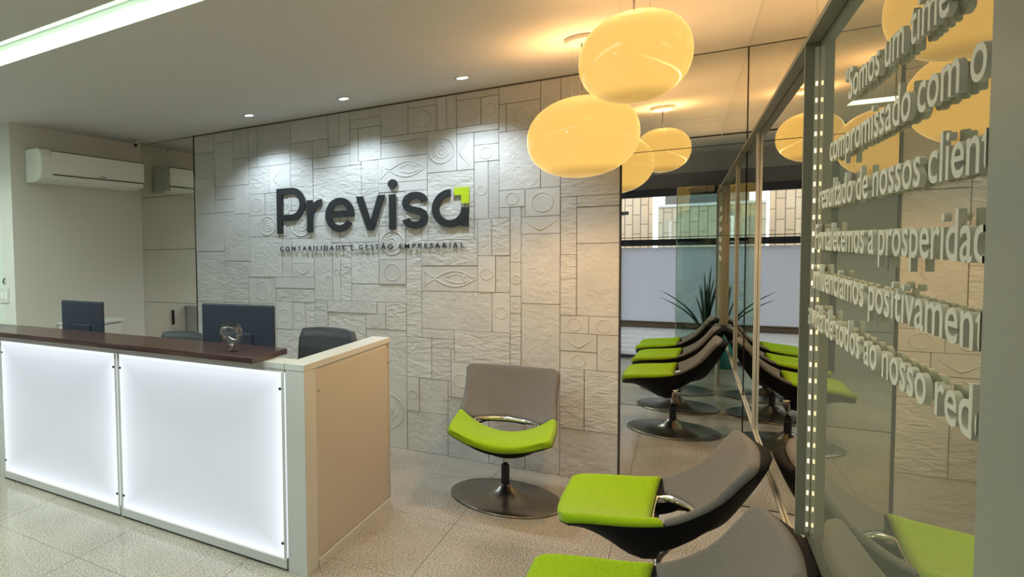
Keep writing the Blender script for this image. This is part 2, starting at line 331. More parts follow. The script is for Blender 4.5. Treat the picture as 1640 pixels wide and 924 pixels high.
# relief wall: backing and one object per stone tile
wb = struct('wall_back', box(-4.40, 0.4, D+0.03, D+0.14, 0, H), mat('wall_backing', (0.10, 0.095, 0.085), 0.9), 'white relief-stone feature wall between two mirrors')
obj('joint_backing', box(-3.578, -0.338, D+0.006, D+0.03, 0.0, H), wb.data.materials[0], wb)
TILES = "0 10 105 112 p;10 19 108 112 p;0 10 95 105 p;10 19 91 108 p;19 26 101 112 p;19 26 91 101 c;26 30 97 112 p;30 44 101 112 p;30 44 97 101 p;26 35 87 97 w;35 44 87 97 v;0 10 81 95 p;10 19 86 91 p;10 19 81 86 p;19 26 80 91 p;26 33 79 87 c;33 43 79 87 w;0 14 66 81 p;14 26 62 80 m;26 42 71 79 s;26 40 56 71 m;14 25 46 62 w;0 14 46 66 w;25 37 46 56 c;40 44 56 70 p;44 59 104 112 p;44 53 98 104 p;53 59 98 104 p;59 63 101 112 p;63 67 101 112 p;59 67 98 101 p;53 67 94 98 p;67 78 109 112 p;67 78 106 109 p;67 70 94 106 w;70 74 95 106 c;74 78 95 106 w;44 53 80 98 w;53 71 79 94 w;71 77 79 95 w;63 77 68 79 m;43 53 70 80 s;44 53 61 70 p;44 53 56 61 v;37 53 52 56 p;37 53 47 52 w;53 60 48 74 m;60 63 48 68 c;63 67 48 67 w;67 77 54 64 m;67 77 64 68 w;37 44 37 47 c;44 49 37 47 c;49 53 37 47 w;58 76 44 48 m;53 58 30 48 w;58 72 30 44 w;72 79 39 44 c;67 86 48 54 m;79 86 39 48 w;77 86 54 62 c;77 86 62 73 s;78 87 102 112 p;87 96 110 112 p;87 96 102 110 c;96 99 102 112 p;99 102 102 112 p;102 114 110 112 p;102 109 102 110 c;109 114 102 110 c;78 93 100 102 p;78 93 95 100 p;77 93 87 95 f;77 93 84 87 p;93 102 89 102 s;102 114 100 102 p;102 107 89 100 v;107 114 96 100 p;107 114 91 96 c;93 107 68 89 w;107 111 74 91 c;111 114 74 91 m;86 91 37 75 w;77 86 73 84 w;86 93 75 84 w;91 108 60 68 w;91 108 52 60 f;108 112 63 74 m;112 117 63 74 w;108 113 52 63 c;113 117 52 63 m;91 112 40 52 m;112 117 40 52 c;91 101 37 40 m;94 101 34 37 w;101 117 30 40 w;114 116 99 107 p;114 125 107 112 p;116 125 99 107 s;125 130 102 112 p;130 135 102 112 p;135 144 102 112 p;125 144 93 102 w;114 125 82 99 m;121 130 74 82 c;114 121 77 82 c;130 144 79 93 w;130 134 63 79 w;134 144 76 79 w;117 120 61 77 m;120 130 69 74 v;120 130 49 69 m;117 120 51 61 s;117 120 46 51 c;117 120 30 46 w;130 134 46 63 w;134 144 66 76 m;134 144 46 66 m;130 137 41 46 c;137 144 41 46 c;130 139 36 41 v;130 139 31 36 c;139 144 31 41 c;130 136 14 31 w;136 144 14 31 w;130 144 0 14 m;120 130 30 49 m;121 130 0 30 m;72 86 24 39 m;72 86 0 24 s;86 94 24 37 w;94 100 24 34 w;100 106 19 30 c;106 114 19 30 w;114 121 19 30 w;86 90 13 24 c;90 99 13 24 m;86 99 0 13 m;99 111 0 19 m;111 121 0 19 m;0 13 30 46 w;13 25 31 46 m;25 37 31 46 w;0 19 5 30 p;19 37 10 31 p;37 53 12 37 w;53 70 9 30 m;19 41 0 10 w;41 63 0 9 w;0 19 0 5 w;63 72 0 9 w;125 130 82 93 p;53 63 74 79 p;70 72 9 30 p;41 53 9 12 p;60 63 68 74 p;91 93 68 75 p;76 79 44 48 p;114 117 74 77 p;42 43 70 79 p;37 41 10 12 p;43 44 80 87 p;13 19 30 31 p;25 26 56 62 p;107 108 68 74 p;99 100 19 24 p;14 19 80 81 p;100 101 30 34 p;63 67 67 68 p;120 121 74 77 p;40 42 70 71 p;70 71 94 95 p"
C_ = 0.0225; TX0 = -3.575
def motif(kind, w, h):
    bm = bmesh.new(); s = min(w, h)
    def T(pts, r, closed=False, flat=0.6): tube(bm, [(x, 0.0012, z) for x, z in pts], [q*0.72 for q in r] if isinstance(r, list) else r*0.72, 6, closed)
    if kind == 'c':
        T(arc(0, 0, s*0.34, s*0.34, 0, 345, 22), 0.0055, True)
        T(arc(0, 0, s*0.2, s*0.2, 20, 200, 10), 0.003)
    elif kind == 's':
        T(arc(0, 0, s*0.42, s*0.42, 0, 345, 26), 0.008, True)
        T([(s*0.03*(1+k*.35)*math.cos(k*.55), s*0.03*(1+k*.35)*math.sin(k*.55)) for k in range(24)], 0.006)
        for k in range(7):
            a = 1.6+k*0.35; lathe(bm, [(0, 0.0)] , 3) if False else None
            T(arc(s*0.3*math.cos(a), s*0.3*math.sin(a), 0.006, 0.006, 0, 300, 5), 0.006, True)
    elif kind == 'v':
        if w >= h:
            T([(w*0.42*x, h*(0.30-0.55*(1-abs(x)**1.3))) for x in [i/8-1 for i in range(17)]], [0.003+0.006*(1-abs(i/8-1)) for i in range(17)])
            T([(w*0.30*x, h*(0.26-0.38*(1-abs(x)**1.6))) for x in [i/8-1 for i in range(17)]], 0.003)
        else:
            T([(w*(0.30-0.6*(1-abs(x)**1.4)), h*0.4*x) for x in [i/8-1 for i in range(17)]], [0.003+0.007*(1-abs(i/8-1)) for i in range(17)])
            T([(w*(0.34-0.45*(1-abs(x)**1.8)), h*0.32*x) for x in [i/8-1 for i in range(17)]], 0.003)
    elif kind == 'f':
        T([(w*(0.46-0.72*t), h*0.30*math.sin(math.pi*t)) for t in [i/14 for i in range(15)]], 0.007)
        T([(w*(0.46-0.72*t), -h*0.30*math.sin(math.pi*t)) for t in [i/14 for i in range(15)]], 0.008)
        T([(-w*0.24, 0), (-w*0.34, h*0.12), (-w*0.46, h*0.30), (-w*0.42, 0), (-w*0.46, -h*0.34), (-w*0.34, -h*0.1), (-w*0.24, 0)], 0.006)
        T([(w*(0.30-0.34*t), h*(0.05+0.13*math.sin(math.pi*t))) for t in [i/8 for i in range(9)]], 0.006)
        T([(w*(0.36-0.40*t), -h*(0.04+0.12*math.sin(math.pi*t))) for t in [i/8 for i in range(9)]], 0.007)
        T([(w*0.28, h*0.2), (w*0.24, 0), (w*0.29, -h*0.2)], 0.006)
        T(arc(w*0.36, h*0.05, 0.008, 0.008, 0, 300, 6), 0.004, True)
    return bm
for s_ in TILES.split(';'):
    a, b, c, d, k = s_.split(); a, b, c, d = map(int, (a, b, c, d))
    w, h = (b-a)*C_, (d-c)*C_; h = min(h, H-c*C_-0.002)
    pr = random.uniform(0.0, 0.007)
    bm = box(-w/2+0.0014, w/2-0.0014, -pr, 0.02, -h/2+0.0014, h/2-0.0014, bev=0.0016 if min(w, h) > 0.03 else 0)
    t = obj('relief_tile', bm, STONE[{'w': 'w', 'm': 'm'}.get(k, 'p')], wb, loc=(TX0+(a+b)/2*C_, D, c*C_+h/2))
    if k in 'csvf':
        mo = obj('relief_motif', motif(k, w, h), STONE['p'], t, smooth=True, loc=(0, -pr, 0))
        if k == 'f': t['label'] = 'stone tile with raised fish relief'
struct('trim_3', box(-3.585, -3.576, D-0.006, D+0.03, 0, H), dark_gap, 'dark edge between stone and left mirror')
struct('trim_4', box(-0.336, -0.328, D-0.006, D+0.03, 0.06, H), dark_gap, 'dark edge between stone and right mirror')

# ---------------------------------------------------------------- mirrors
def mirror_stack(name, label, x0, x1, y):
    t = thing(name, label, 'mirror', ((x0+x1)/2, y, 0)); n = 0
    zs = [0.005, 0.507, 1.009, 1.512, 2.014, H-0.004]
    for z0, z1 in zip(zs, zs[1:]):
        p = obj('mirror_panel', box(x0-(x0+x1)/2+0.001, x1-(x0+x1)/2-0.001, 0, 0.006, z0+0.002, z1-0.002), mirror, t)
    obj('edge_strip', box(x0-(x0+x1)/2, x1-(x0+x1)/2, 0.004, 0.008, 0.0, H-0.004), dark_gap, t)
    return t
mirror_stack('wall_mirror', 'tall mirror of stacked panels beside the hanging lamps', -0.327, XW-0.002, D+0.012)
mirror_stack('wall_mirror', 'narrow mirror strip of stacked panels behind the desk, beside air conditioner', -4.248, -3.586, D+0.012)

# right side: mirror cladding, aluminium frame, lettered glass
sm = thing('side_mirror', 'bronze-toned mirror cladding on the right wall beyond the steel post', 'mirror', (XW, 3.3, 0))
obj('mirror_panel', box(0, 0.008, -1.118, 1.214, 0.003, H-0.003), side_mirror, sm)
obj('mirror_panel', box(0, 0.008, -3.09, -1.122, 1.99, H-0.003), side_mirror, sm)
obj('mirror_panel', box(0, 0.008, -2.332, -1.122, 0.003, 0.735), side_mirror, sm)
YP0, YP1 = 0.97, 2.176
lg = thing('lettered_glass_panel', 'reflective greenish glass panel carrying raised lettering', 'glass panel', (XW, (YP0+YP1)/2, 0))
obj('glass_sheet', box(0.0, 0.008, YP0-(YP0+YP1)/2, YP1-(YP0+YP1)/2, 0.738, 1.985), letter_glass, lg)
eg = thing('end_glass_panel', 'plain satin grey glass panel at the right edge, overlapping the lettering', 'glass panel', (XW-0.004, 0.6, 0))
obj('glass_sheet', box(-0.006, 0.010, -0.385, 0.368, 0.004, 1.985), end_glass, eg)
# frame : beams along the wall and uprights
fr = thing('wall_frame', 'slim metal frame around the right-hand glass with rows of warm LEDs', 'frame', (XW, 2.2, 0))
X0f = -0.026
obj('top_beam', box(X0f, -0.001, -1.45, 2.31, 1.962, 1.975), olive_metal, fr)
obj('bottom_rail', box(-0.008, -0.001, 0.0, 2.31, 0.622, 0.633), alu, fr)
obj('stile', box(-0.010, -0.001, 1.52, 1.56, 0.633, 1.962), alu, fr)
def led_post(y, z0, z1, face):
    p = obj('post', box(X0f, -0.001, y-0.006, y+0.006, z0, z1), olive_metal, fr)
    ch = obj('light_channel', box(-0.0085, -0.001, y+face*0.006, y+face*0.009, z0+0.01, z1-0.01), alu, p)
    bm = bmesh.new(); n = int((z1-z0-0.06)/0.040)
    for k in range(n):
        z = z0+0.03+k*0.040
        bx(bm, -0.0065, -0.0035, y+face*0.009, y+face*0.0105, z-0.005, z+0.005)
    o = obj('led_beads', bm, led_warm, p); o['kind'] = 'stuff'
led_post(-0.08, 0.755, 1.962, -1)
led_post(-1.42, 0.70, 1.962, 1)

# raised letters on the glass: one mesh per letter
TXT = [('"Somos um time', 1.752, 1.715, 1.10, None), ('compromissado com o', 1.655, 1.868, 0.975, None), ('resultado de nossos clientes.', 1.561, 1.995, 0.976, 'client'),
       ('Fortalecemos a prosperidade,', 1.469, 2.035, 0.976, 'prosperidad'), ('influenciamos positivamente', 1.378, 2.06, 0.976, 'positivament'), ('a vida de todos ao nosso redor."', 1.286, 2.125, 0.980, 'red')]
letter_m = mat('cream_letter', (0.66, 0.62, 0.50), 0.5)
def text_widths(strs, extrude=0.0):
    obs = []
    for s in strs:
        cu = bpy.data.curves.new('m', 'FONT'); cu.body = s; cu.size = 1; cu.extrude = extrude; cu.offset = 0.007 if extrude else 0.0; cu.resolution_u = 4
        o = bpy.data.objects.new('m', cu); COL.objects.link(o); obs.append(o)
    dg = bpy.context.evaluated_depsgraph_get(); dg.update(); res = []
    for o in obs:
        bb = [v[0] for v in o.bound_box]; res.append((min(bb), max(bb)))
    return obs, res
def kill(obs):
    for o in obs:
        d = o.data; bpy.data.objects.remove(o); bpy.data.curves.remove(d)
def layout(line):
    obs, r = text_widths(['|']+[line[:i]+'|' for i in range(len(line)+1)]); b = r[0][1]; kill(obs)
    return [x[1]-b for x in r[1:]]
def glyphs(chars, extrude):
    obs, r = text_widths(chars, extrude); dg = bpy.context.evaluated_depsgraph_get(); out = {}
    for c, o in zip(chars, obs): out[c] = bpy.data.meshes.new_from_object(o.evaluated_get(dg))
    kill(obs); return out
chars = sorted(set(''.join(t[0] for t in TXT))-{' '}); G = glyphs(chars, 0.038)
FS = 0.083
ls = thing('wall_lettering', 'raised cream lettering in six lines on the right-hand glass panel', 'lettering', (XW, 1.5, 0))
for line, z, ys, ye, cut in TXT:
    xs = layout(line); nvis = line.index(cut)+len(cut) if cut else len(line)
    sx = (ys-ye)/(xs[nvis]-(0.25 if cut and cut != 'red' else 0.0)) 
    for ch, x in zip(line, xs):
        if ch == ' ': continue
        bm = bmesh.new(); bm.from_mesh(G[ch])
        for v in bm.verts:
            lx, lz, dp = v.co.x*sx, v.co.y*FS, v.co.z*FS
            v.co = (-0.0075+dp, ys-(x*sx+lx)-1.5, z+lz)
        if min(v.co.y for v in bm.verts)+1.5 < YP0+0.002:      # the end panel covers the rest of the line
            bmesh.ops.bisect_plane(bm, geom=list(bm.verts)+list(bm.edges)+list(bm.faces), plane_co=(0, YP0+0.002-1.5, 0), plane_no=(0, -1, 0), clear_outer=True)
        if max([v.co.y for v in bm.verts] or [9])+1.5 > 2.17:
            bmesh.ops.bisect_plane(bm, geom=list(bm.verts)+list(bm.edges)+list(bm.faces), plane_co=(0, 2.17-1.5, 0), plane_no=(0, 1, 0), clear_outer=True)
        if len(bm.faces) < 3: bm.free(); continue
        bmesh.ops.recalc_face_normals(bm, faces=bm.faces)
        obj('letter', bm, letter_m, ls)

# ---------------------------------------------------------------- company sign on the stone wall
sg = thing('wall_sign', 'dark company name sign with lime corner accent on the relief wall', 'sign', (-1.95, D, 1.62))
ox, oz = -1.95, 1.62; B0 = 1.62; SW = 0.050; ya, yb = -0.024, -0.009
def S2(pts): return [(x-ox, z-oz) for x, z in pts]
def letter(polys, ribs, discs=(), m=charcoal, name='letter'):
    bm = bmesh.new()
    for p in polys: prism(bm, S2(p), ya, yb)
    for q, (r, w) in enumerate(ribs): ribbon(bm, S2(r), w, ya+0.0006*q, yb-0.0003*q)
    for (x, z, r) in discs: prism(bm, S2(arc(x, z, r, r, 0, 350, 35)), ya, yb)
    return obj(name, bm, m, sg)
h2 = SW/2
letter([], [([(-2.683, B0), (-2.683, 1.985)], SW*1.05), ([(-2.70, 1.960), (-2.57, 1.960)]+arc(-2.57, 1.8525, 0.098, 0.1075, 90, -90, 26)[1:]+[(-2.70, 1.745)], SW)])
letter([], [([(-2.407, B0), (-2.407, 1.874)], SW), ([(-2.4, 1.735)]+arc(-2.300, 1.735, 0.1, 0.117, 180, 90, 14), SW)])
letter([], [(arc(-2.150, 1.7465, 0.095, 0.105, 0, 328, 48)[0:], SW), ([(-2.235, 1.752), (-2.032, 1.752)], SW*0.92)])
letter([[(-2.014, 1.874), (-1.960, 1.874), (-1.900, 1.690), (-1.842, 1.874), (-1.788, 1.874), (-1.874, B0), (-1.926, B0)]], [])
letter([], [([(-1.732, B0), (-1.732, 1.872)], SW)], [(-1.730, 1.948, 0.034)])
s_pts = arc(-1.566, 1.803, 0.068, 0.052, 5, 180, 18) + [(-1.626, 1.775), (-1.600, 1.757), (-1.566, 1.748), (-1.535, 1.740), (-1.508, 1.724)] + arc(-1.566, 1.695, 0.068, 0.052, 0, -172, 18)
letter([], [(s_pts, SW)])
letter([], [(arc(-1.321, 1.7485, 0.100, 0.1065, 88, 360, 44), SW), ([(-1.2235, 1.730), (-1.2235, B0)], SW*0.96)])
letter([[(-1.293, 1.886), (-1.195, 1.886), (-1.195, 1.776), (-1.247, 1.776), (-1.247, 1.834), (-1.293, 1.834)]], [], m=lime_ac, name='corner_accent')
tl = 'CONTABILIDADE E GESTÃO EMPRESARIAL'
xs = layout(tl); G2 = glyphs(sorted(set(tl)-{' '}), 0.08)
FT = 0.051; tx0, tx1 = -2.686, -1.226; adv = (tx1-tx0)/ (len(tl)*0.22+xs[-1]-0.22)
for i, (ch, x) in enumerate(zip(tl, xs)):
    if ch == ' ': continue
    b = bmesh.new(); b.from_mesh(G2[ch]); px_ = tx0+(x+0.22*i)*adv
    for v in b.verts: v.co = (px_+v.co.x*FT*0.92-ox, -0.018+v.co.z*FT, 1.476+v.co.y*FT-oz)
    bmesh.ops.recalc_face_normals(b, faces=b.faces); obj('small_letter', b, charcoal, sg)

# ---------------------------------------------------------------- reception desk
DX0, DX1, DY0, DY1, DH = -3.66, -1.37, 2.485, 3.495, 0.975
dk = thing('reception_desk', 'white L-shaped reception counter with two backlit front panels', 'desk', (DX1, DY0, 0))
def dbox(name, x0, x1, y0, y1, z0, z1, m, bev=0.0, parent=dk, loc=None):
    return obj(name, box(x0-DX1, x1-DX1, y0-DY0, y1-DY0, z0, z1, bev=bev), m, parent)
dbox('carcass', DX0, DX1-0.10, DY0+0.03, DY0+0.10, 0.0, DH-0.03, white_lam)
dbox('corner_post', DX1-0.098, DX1, DY0, DY0+0.11, 0.0, DH-0.03, white_lam, 0.002)
dbox('corner_post', DX0-0.04, DX0, DY0, DY0+0.11, 0.0, DH-0.03, white_lam, 0.002)
dbox('side_wall', DX1-0.10, DX1-0.012, DY0+0.11, DY1, 0.0, DH-0.03, white_lam)
dbox('end_wall', DX0-0.04, DX0+0.05, DY0+0.11, DY1-0.2, 0.0, DH-0.03, white_lam)
sp = dbox('side_panel', DX1-0.012, DX1-0.003, DY0+0.112, DY1-0.012, 0.045, DH-0.055, grey_side, 0.001)
dbox('side_rail', DX1-0.012, DX1+0.004, DY0+0.112, DY1, 0.0, 0.04, white_lam, 0.001)
dbox('side_edge', DX1-0.012, DX1+0.001, DY1-0.011, DY1, 0.04, DH-0.03, white_lam)
for y in (DY0+0.135, DY1-0.03):
    for z in (0.14, DH-0.14): obj('screw', tube(bmesh.new(), [(-0.003, y-DY0, z), (0.003, y-DY0, z)], 0.006, 10), chrome, sp)
dbox('side_ledge', DX1-0.10, DX1+0.002, DY0-0.002, DY1, DH-0.03, DH, white_lam, 0.002)
dbox('front_ledge', DX0-0.04, DX1-0.102, DY0-0.002, DY0+0.12, DH-0.03, DH, white_lam, 0.002)
XM = -2.553
for a, b in ((DX0+0.012, XM-0.006), (XM+0.006, DX1-0.104)):
    gp = dbox('light_panel', a, b, DY0-0.002, DY0+0.012, 0.062, DH-0.045, lightbox_m)
    gp['label'] = 'frosted front panel lit from behind'
    dbox('bottom_rail', a, b, DY0-0.006, DY0+0.028, 0.012, 0.058, white_lam, 0.002)
    dbox('top_rail', a, b, DY0+0.001, DY0+0.028, DH-0.045, DH-0.031, white_lam)
    for e in (a, b-0.014): dbox('side_trim', e, e+0.014, DY0-0.004, DY0+0.02, 0.058, DH-0.045, white_lam)
    for x in (a+0.02, b-0.02):
        for z in (0.13, DH-0.12): obj('screw', tube(bmesh.new(), [(x-DX1, 0.0, z), (x-DX1, -0.008, z)], 0.0065, 10), black_pl, gp)
dbox('centre_stile', XM-0.006, XM+0.006, DY0+0.004, DY0+0.03, 0.0, DH-0.031, grey_side)
dbox('worktop', DX0+0.05, DX1-0.10, DY0+0.10, DY1-0.42, 0.715, 0.74, white_lam)
ct = thing('counter_top', 'dark walnut transaction shelf along the top of the white desk', 'counter', (-2.6, 2.5, DH))
obj('board', box(-1.12, 1.02, -0.115, 0.20, 0.002, 0.031, bev=0.002), wood_m, ct)

# glass goblet on the counter
gb = thing('glass_goblet', 'round clear glass goblet on the dark walnut counter', 'glass', (-1.775, 2.50, DH+0.031))
prof = [(0.0, 0.0), (0.030, 0.0), (0.032, 0.003), (0.010, 0.007), (0.005, 0.014), (0.005, 0.024), (0.015, 0.031), (0.040, 0.046), (0.055, 0.070), (0.058, 0.090), (0.053, 0.112), (0.044, 0.128),
        (0.042, 0.128), (0.051, 0.111), (0.056, 0.090), (0.053, 0.071), (0.038, 0.048), (0.013, 0.034), (0.0, 0.033)]
obj('bowl', lathe(bmesh.new(), prof, 40, caps=False), bowl_glass, gb, smooth=True)

# monitors seen from behind
def monitor(label, x, y, w, zb, zt, rz, stand=True):
    t = thing('monitor', label, 'monitor', (x, y, 0.74), rz)
    h = zt-zb; z0 = zb-0.74
    bm = box(-w/2, w/2, -0.012, 0.012, z0, z0+h, bev=0.006); obj('display_case', bm, monitor_m, t)
    obj('screen', box(-w/2+0.01, w/2-0.01, 0.0115, 0.0135, z0+0.012, z0+h-0.01), black_pl, t)
    obj('rear_housing', box(-w*0.22, w*0.22, -0.022, -0.010, z0+h*0.06, z0+h*0.42, bev=0.004), monitor_m, t)
    obj('stand_neck', box(-0.03, 0.03, -0.02, 0.005, 0.012, z0+0.1, bev=0.003), black_pl, t)
    obj('stand_base', lathe(bmesh.new(), [(0, 0.0), (0.1, 0.0), (0.1, 0.006), (0.03, 0.014), (0, 0.014)], 28, caps=False), black_pl, t)
monitor('small dark blue monitor at the left end of the desk', -3.30, 2.90, 0.425, 0.90, 1.172, math.radians(-2))
monitor('wide dark blue monitor behind the glass goblet', -2.015, 2.90, 0.475, 0.92, 1.192, math.radians(2))

# office chairs behind the desk
def office_chair(label, x, y, rz, top):
    t = thing('office_chair', label, 'office chair', (x, y, 0), rz)
    bm = bmesh.new(); n = 12; g = []
    for i in range(n+1):
        u = i/n*2-1; col = []
        for j in range(9):
            v = j/8; wd = 0.19+0.02*v-0.03*max(0, (v-0.8)/0.2)**2; z = 0.50+(top-0.50)*v - 0.012*u*u*v
            y_ = -0.20 - 0.06*v + 0.045*u*u
            col.append((u*wd, y_, z))
        g.append(col)
    F = [[bm.verts.new(p) for p in c] for c in g]; Bk = [[bm.verts.new((p[0]*0.98, p[1]-0.035, p[2]-0.003)) for p in c] for c in g]
    for i in range(n):
        for j in range(8):
            bm.faces.new((F[i][j], F[i+1][j], F[i+1][j+1], F[i][j+1])); bm.faces.new((Bk[i][j], Bk[i][j+1], Bk[i+1][j+1], Bk[i+1][j]))
        bm.faces.new((F[i][0], Bk[i][0], Bk[i+1][0], F[i+1][0])); bm.faces.new((F[i][8], F[i+1][8], Bk[i+1][8], Bk[i][8]))
    for j in range(8):
        bm.faces.new((F[0][j], F[0][j+1], Bk[0][j+1], Bk[0][j])); bm.faces.new((F[n][j], Bk[n][j], Bk[n][j+1], F[n][j+1]))
    bmesh.ops.recalc_face_normals(bm, faces=bm.faces)
    obj('backrest', bm, office_fab, t, smooth=True)
    obj('seat', box(-0.23, 0.23, -0.20, 0.24, 0.44, 0.50, bev=0.02), office_fab, t)
    obj('back_bracket', tube(bmesh.new(), [(0, -0.02, 0.43), (0, -0.24, 0.42), (0, -0.285, 0.50), (0, -0.29, 0.62)], 0.018), black_pl, t, smooth=True)
    obj('column', lathe(bmesh.new(), [(0.035, 0.08), (0.035, 0.25), (0.02, 0.25), (0.02, 0.44)], 20), chrome, t, smooth=False)
    for k in range(5):
        a = 2*math.pi*k/5+0.3; c, s = math.cos(a), math.sin(a)
        lg_ = obj('base_arm', tube(bmesh.new(), [(0.03*c, 0.03*s, 0.10), (0.18*c, 0.18*s, 0.085), (0.28*c, 0.28*s, 0.065)], [0.022, 0.018, 0.014]), black_pl, t, smooth=True)
        obj('caster', tube(bmesh.new(), [(0.28*c-0.012*s, 0.28*s+0.012*c, 0.028), (0.28*c+0.012*s, 0.28*s-0.012*c, 0.028)], 0.027, 16), black_pl, lg_)
    return t
office_chair('dark grey office chair behind the right end of the desk', -1.78, 3.25, math.radians(172), 1.01)
office_chair('low dark office chair behind the middle of the desk, mostly hidden', -2.90, 3.26, math.radians(180), 0.918)

# low cabinet by the left wall
cabt = thing('low_cabinet', 'white low cabinet against the left wall behind the small monitor', 'cabinet', (-4.08, 3.72, 0))
obj('body', box(-0.16, 0.14, -0.26, 0.18, 0.03, 0.90), white_lam, cabt)
obj('cabinet_top', box(-0.165, 0.16, -0.27, 0.20, 0.90, 0.922, bev=0.002), white_lam, cabt)
dd_ = obj('door', box(0.141, 0.155, -0.25, 0.17, 0.05, 0.885, bev=0.001), white_lam, cabt)
obj('handle', box(0.156, 0.166, 0.10, 0.115, 0.55, 0.68), chrome, dd_)
obj('plinth', box(-0.15, 0.12, -0.24, 0.16, 0.0, 0.03), dark_gap, cabt)
hw = obj('pull_handle', box(-0.02, 0.0, -0.012, 0.012, 0.0, 0.15, bev=0.004), black_pl, loc=(-4.228, 4.12, 0.74)); tag(hw, 'short black upright handle seen near the mirror strip', 'handle')

# air conditioner
ac = thing('air_conditioner', 'white split air conditioner high on the left wall', 'air conditioner', (-4.25, 3.775, 2.07))
def acsec(inset=0.0): return [(0.0, 0.0), (0.13, 0.0), (0.185, 0.03), (0.205, 0.075), (0.205, 0.20), (0.185, 0.245), (0.14, 0.262), (0.0, 0.262)]
def ypr(bm, poly, y0, y1):
    a = [bm.verts.new((x, y0, z)) for x, z in poly]; b = [bm.verts.new((x, y1, z)) for x, z in poly]; n = len(poly)
    bm.faces.new(a); bm.faces.new(b[::-1])
    for i in range(n): bm.faces.new((a[i], b[i], b[(i+1) % n], a[(i+1) % n]))
    bmesh.ops.recalc_face_normals(bm, faces=bm.faces); bmesh.ops.bevel(bm, geom=[e for e in bm.edges if abs(e.verts[0].co.y-e.verts[1].co.y) < 1e-6], offset=0.006, segments=2, affect='EDGES'); return bm
acw = mat('glossy_white_plastic', (0.72, 0.73, 0.68), 0.28)
obj('body', ypr(bmesh.new(), [(x+0.001, z) for x, z in acsec()], -0.585, 0.585), acw, ac)
fp = obj('front_panel', box(0.204, 0.213, -0.485, 0.575, 0.062, 0.238, bev=0.003), acw, ac)
obj('panel_shadow_line', box(0.2035, 0.2065, -0.49, 0.58, 0.238, 0.245), dark_gap, ac)
obj('air_flap', box(0.165, 0.209, -0.465, 0.565, 0.012, 0.052, bev=0.004), acw, ac)
obj('air_slot', box(0.19, 0.2075, -0.47, 0.57, 0.052, 0.058), dark_gap, ac)
obj('nameplate', box(0.2132, 0.2142, 0.02, 0.10, 0.068, 0.078), mat('grey_print', (0.25, 0.25, 0.25), 0.5), ac)
# camera dome
cd = thing('security_camera', 'small white security camera at the ceiling corner', 'camera', (-4.13, 4.36, H))
obj('mount', lathe(bmesh.new(), [(0, -0.001), (0.03, -0.001), (0.03, -0.014), (0.012, -0.02), (0, -0.02)], 24, caps=False), white_lam, cd, smooth=False)
obj('housing', tube(bmesh.new(), [(0.0, 0.0, -0.034), (0.03, -0.045, -0.046)], 0.026, 18), white_lam, cd)
obj('lens', tube(bmesh.new(), [(0.0305, -0.046, -0.0465), (0.033, -0.050, -0.0475)], 0.017, 16), black_pl, cd)
# switch
sw = thing('wall_switch', 'white double switch plate at the far left edge', 'switch', (-4.385, 3.05, 1.17))
obj('plate', box(-0.055, 0.055, -0.009, -0.0005, -0.058, 0.058, bev=0.002), white_lam, sw)
for x in (-0.022, 0.022): obj('rocker', box(x-0.015, x+0.015, -0.013, -0.009, -0.03, 0.03, bev=0.001), acw, sw)
kh = thing('key_hook', 'small dark key hook above the far left switch', 'hook', (-4.378, 3.05, 1.29))
obj('hook', tube(bmesh.new(), [(0, -0.001, 0.02), (0, -0.012, 0.012), (0, -0.018, -0.004), (0, -0.012, -0.018), (0, -0.006, -0.022)], 0.005), black_pl, kh, smooth=True)

# ---------------------------------------------------------------- downlights and pendant lamps
dl_lab = ['left round recessed downlight over the company sign', 'middle round recessed downlight over the company sign', 'right round recessed downlight nearest the hanging lamps']
def downlight(x, y, lab, grp):
    t = thing('downlight', lab, 'downlight', (x, y, H), group=grp)
    obj('trim_ring', lathe(bmesh.new(), [(0.034, -0.001), (0.050, -0.001), (0.048, -0.006), (0.036, -0.006)], 32, caps=False), white_lam, t)
    b = lathe(bmesh.new(), [(0, -0.0035), (0.032, -0.0035), (0.032, -0.0015), (0, -0.0015)], 28, caps=False); obj('lens', b, spot_face, t)
for (x, y), l in zip(SPOTS, dl_lab): downlight(x, y, l, 'downlights over the relief wall')
for i, (x, y) in enumerate(REAR_FILL_SPOTS): downlight(x, y, ['added rear fill light above the waiting area', 'added rear fill light above the desk front', 'added rear fill light near the left wall'][i], 'added rear fill lights')  # fixture bodies for the added fill spots, out of view
def pendant(x, y, z, a, b, lab):
    t = thing('pendant_lamp', lab, 'lamp', (x, y, z), group='opal pendant lamps')
    n = 28; prof = []
    for i in range(n+1):
        th = -math.pi/2+math.pi*i/n; c, s = math.cos(th), math.sin(th); e = 0.93
        prof.append((a*abs(c)**e, b*(abs(s)**e)*(1 if s > 0 else -1)))
    obj('glass_shade', lathe(bmesh.new(), prof, 56, caps=False), opal_m, t, smooth=True)
    top = H-z
    obj('canopy', lathe(bmesh.new(), [(0, top-0.001), (0.075, top-0.001), (0.078, top-0.006), (0.078, top-0.022), (0.070, top-0.028), (0, top-0.028)], 36, caps=False), white_lam, t)
    obj('cable', tube(bmesh.new(), [(0, 0, b-0.004), (0, 0, top-0.02)], 0.003, 8), black_pl, t)
    for k in range(3):
        an = 2*math.pi*k/3+0.5; c, s = math.cos(an), math.sin(an)
        obj('suspension_wire', tube(bmesh.new(), [(0.055*c, 0.055*s, b*0.95), (0.055*c, 0.055*s, top-0.02)], 0.0009, 5), chrome, t)
pendant(*LAMPS[0], 'upper glowing white-glass pendant lamp, nearer the viewer')
pendant(*LAMPS[1], 'lower glowing white-glass pendant lamp, in front of the relief wall')

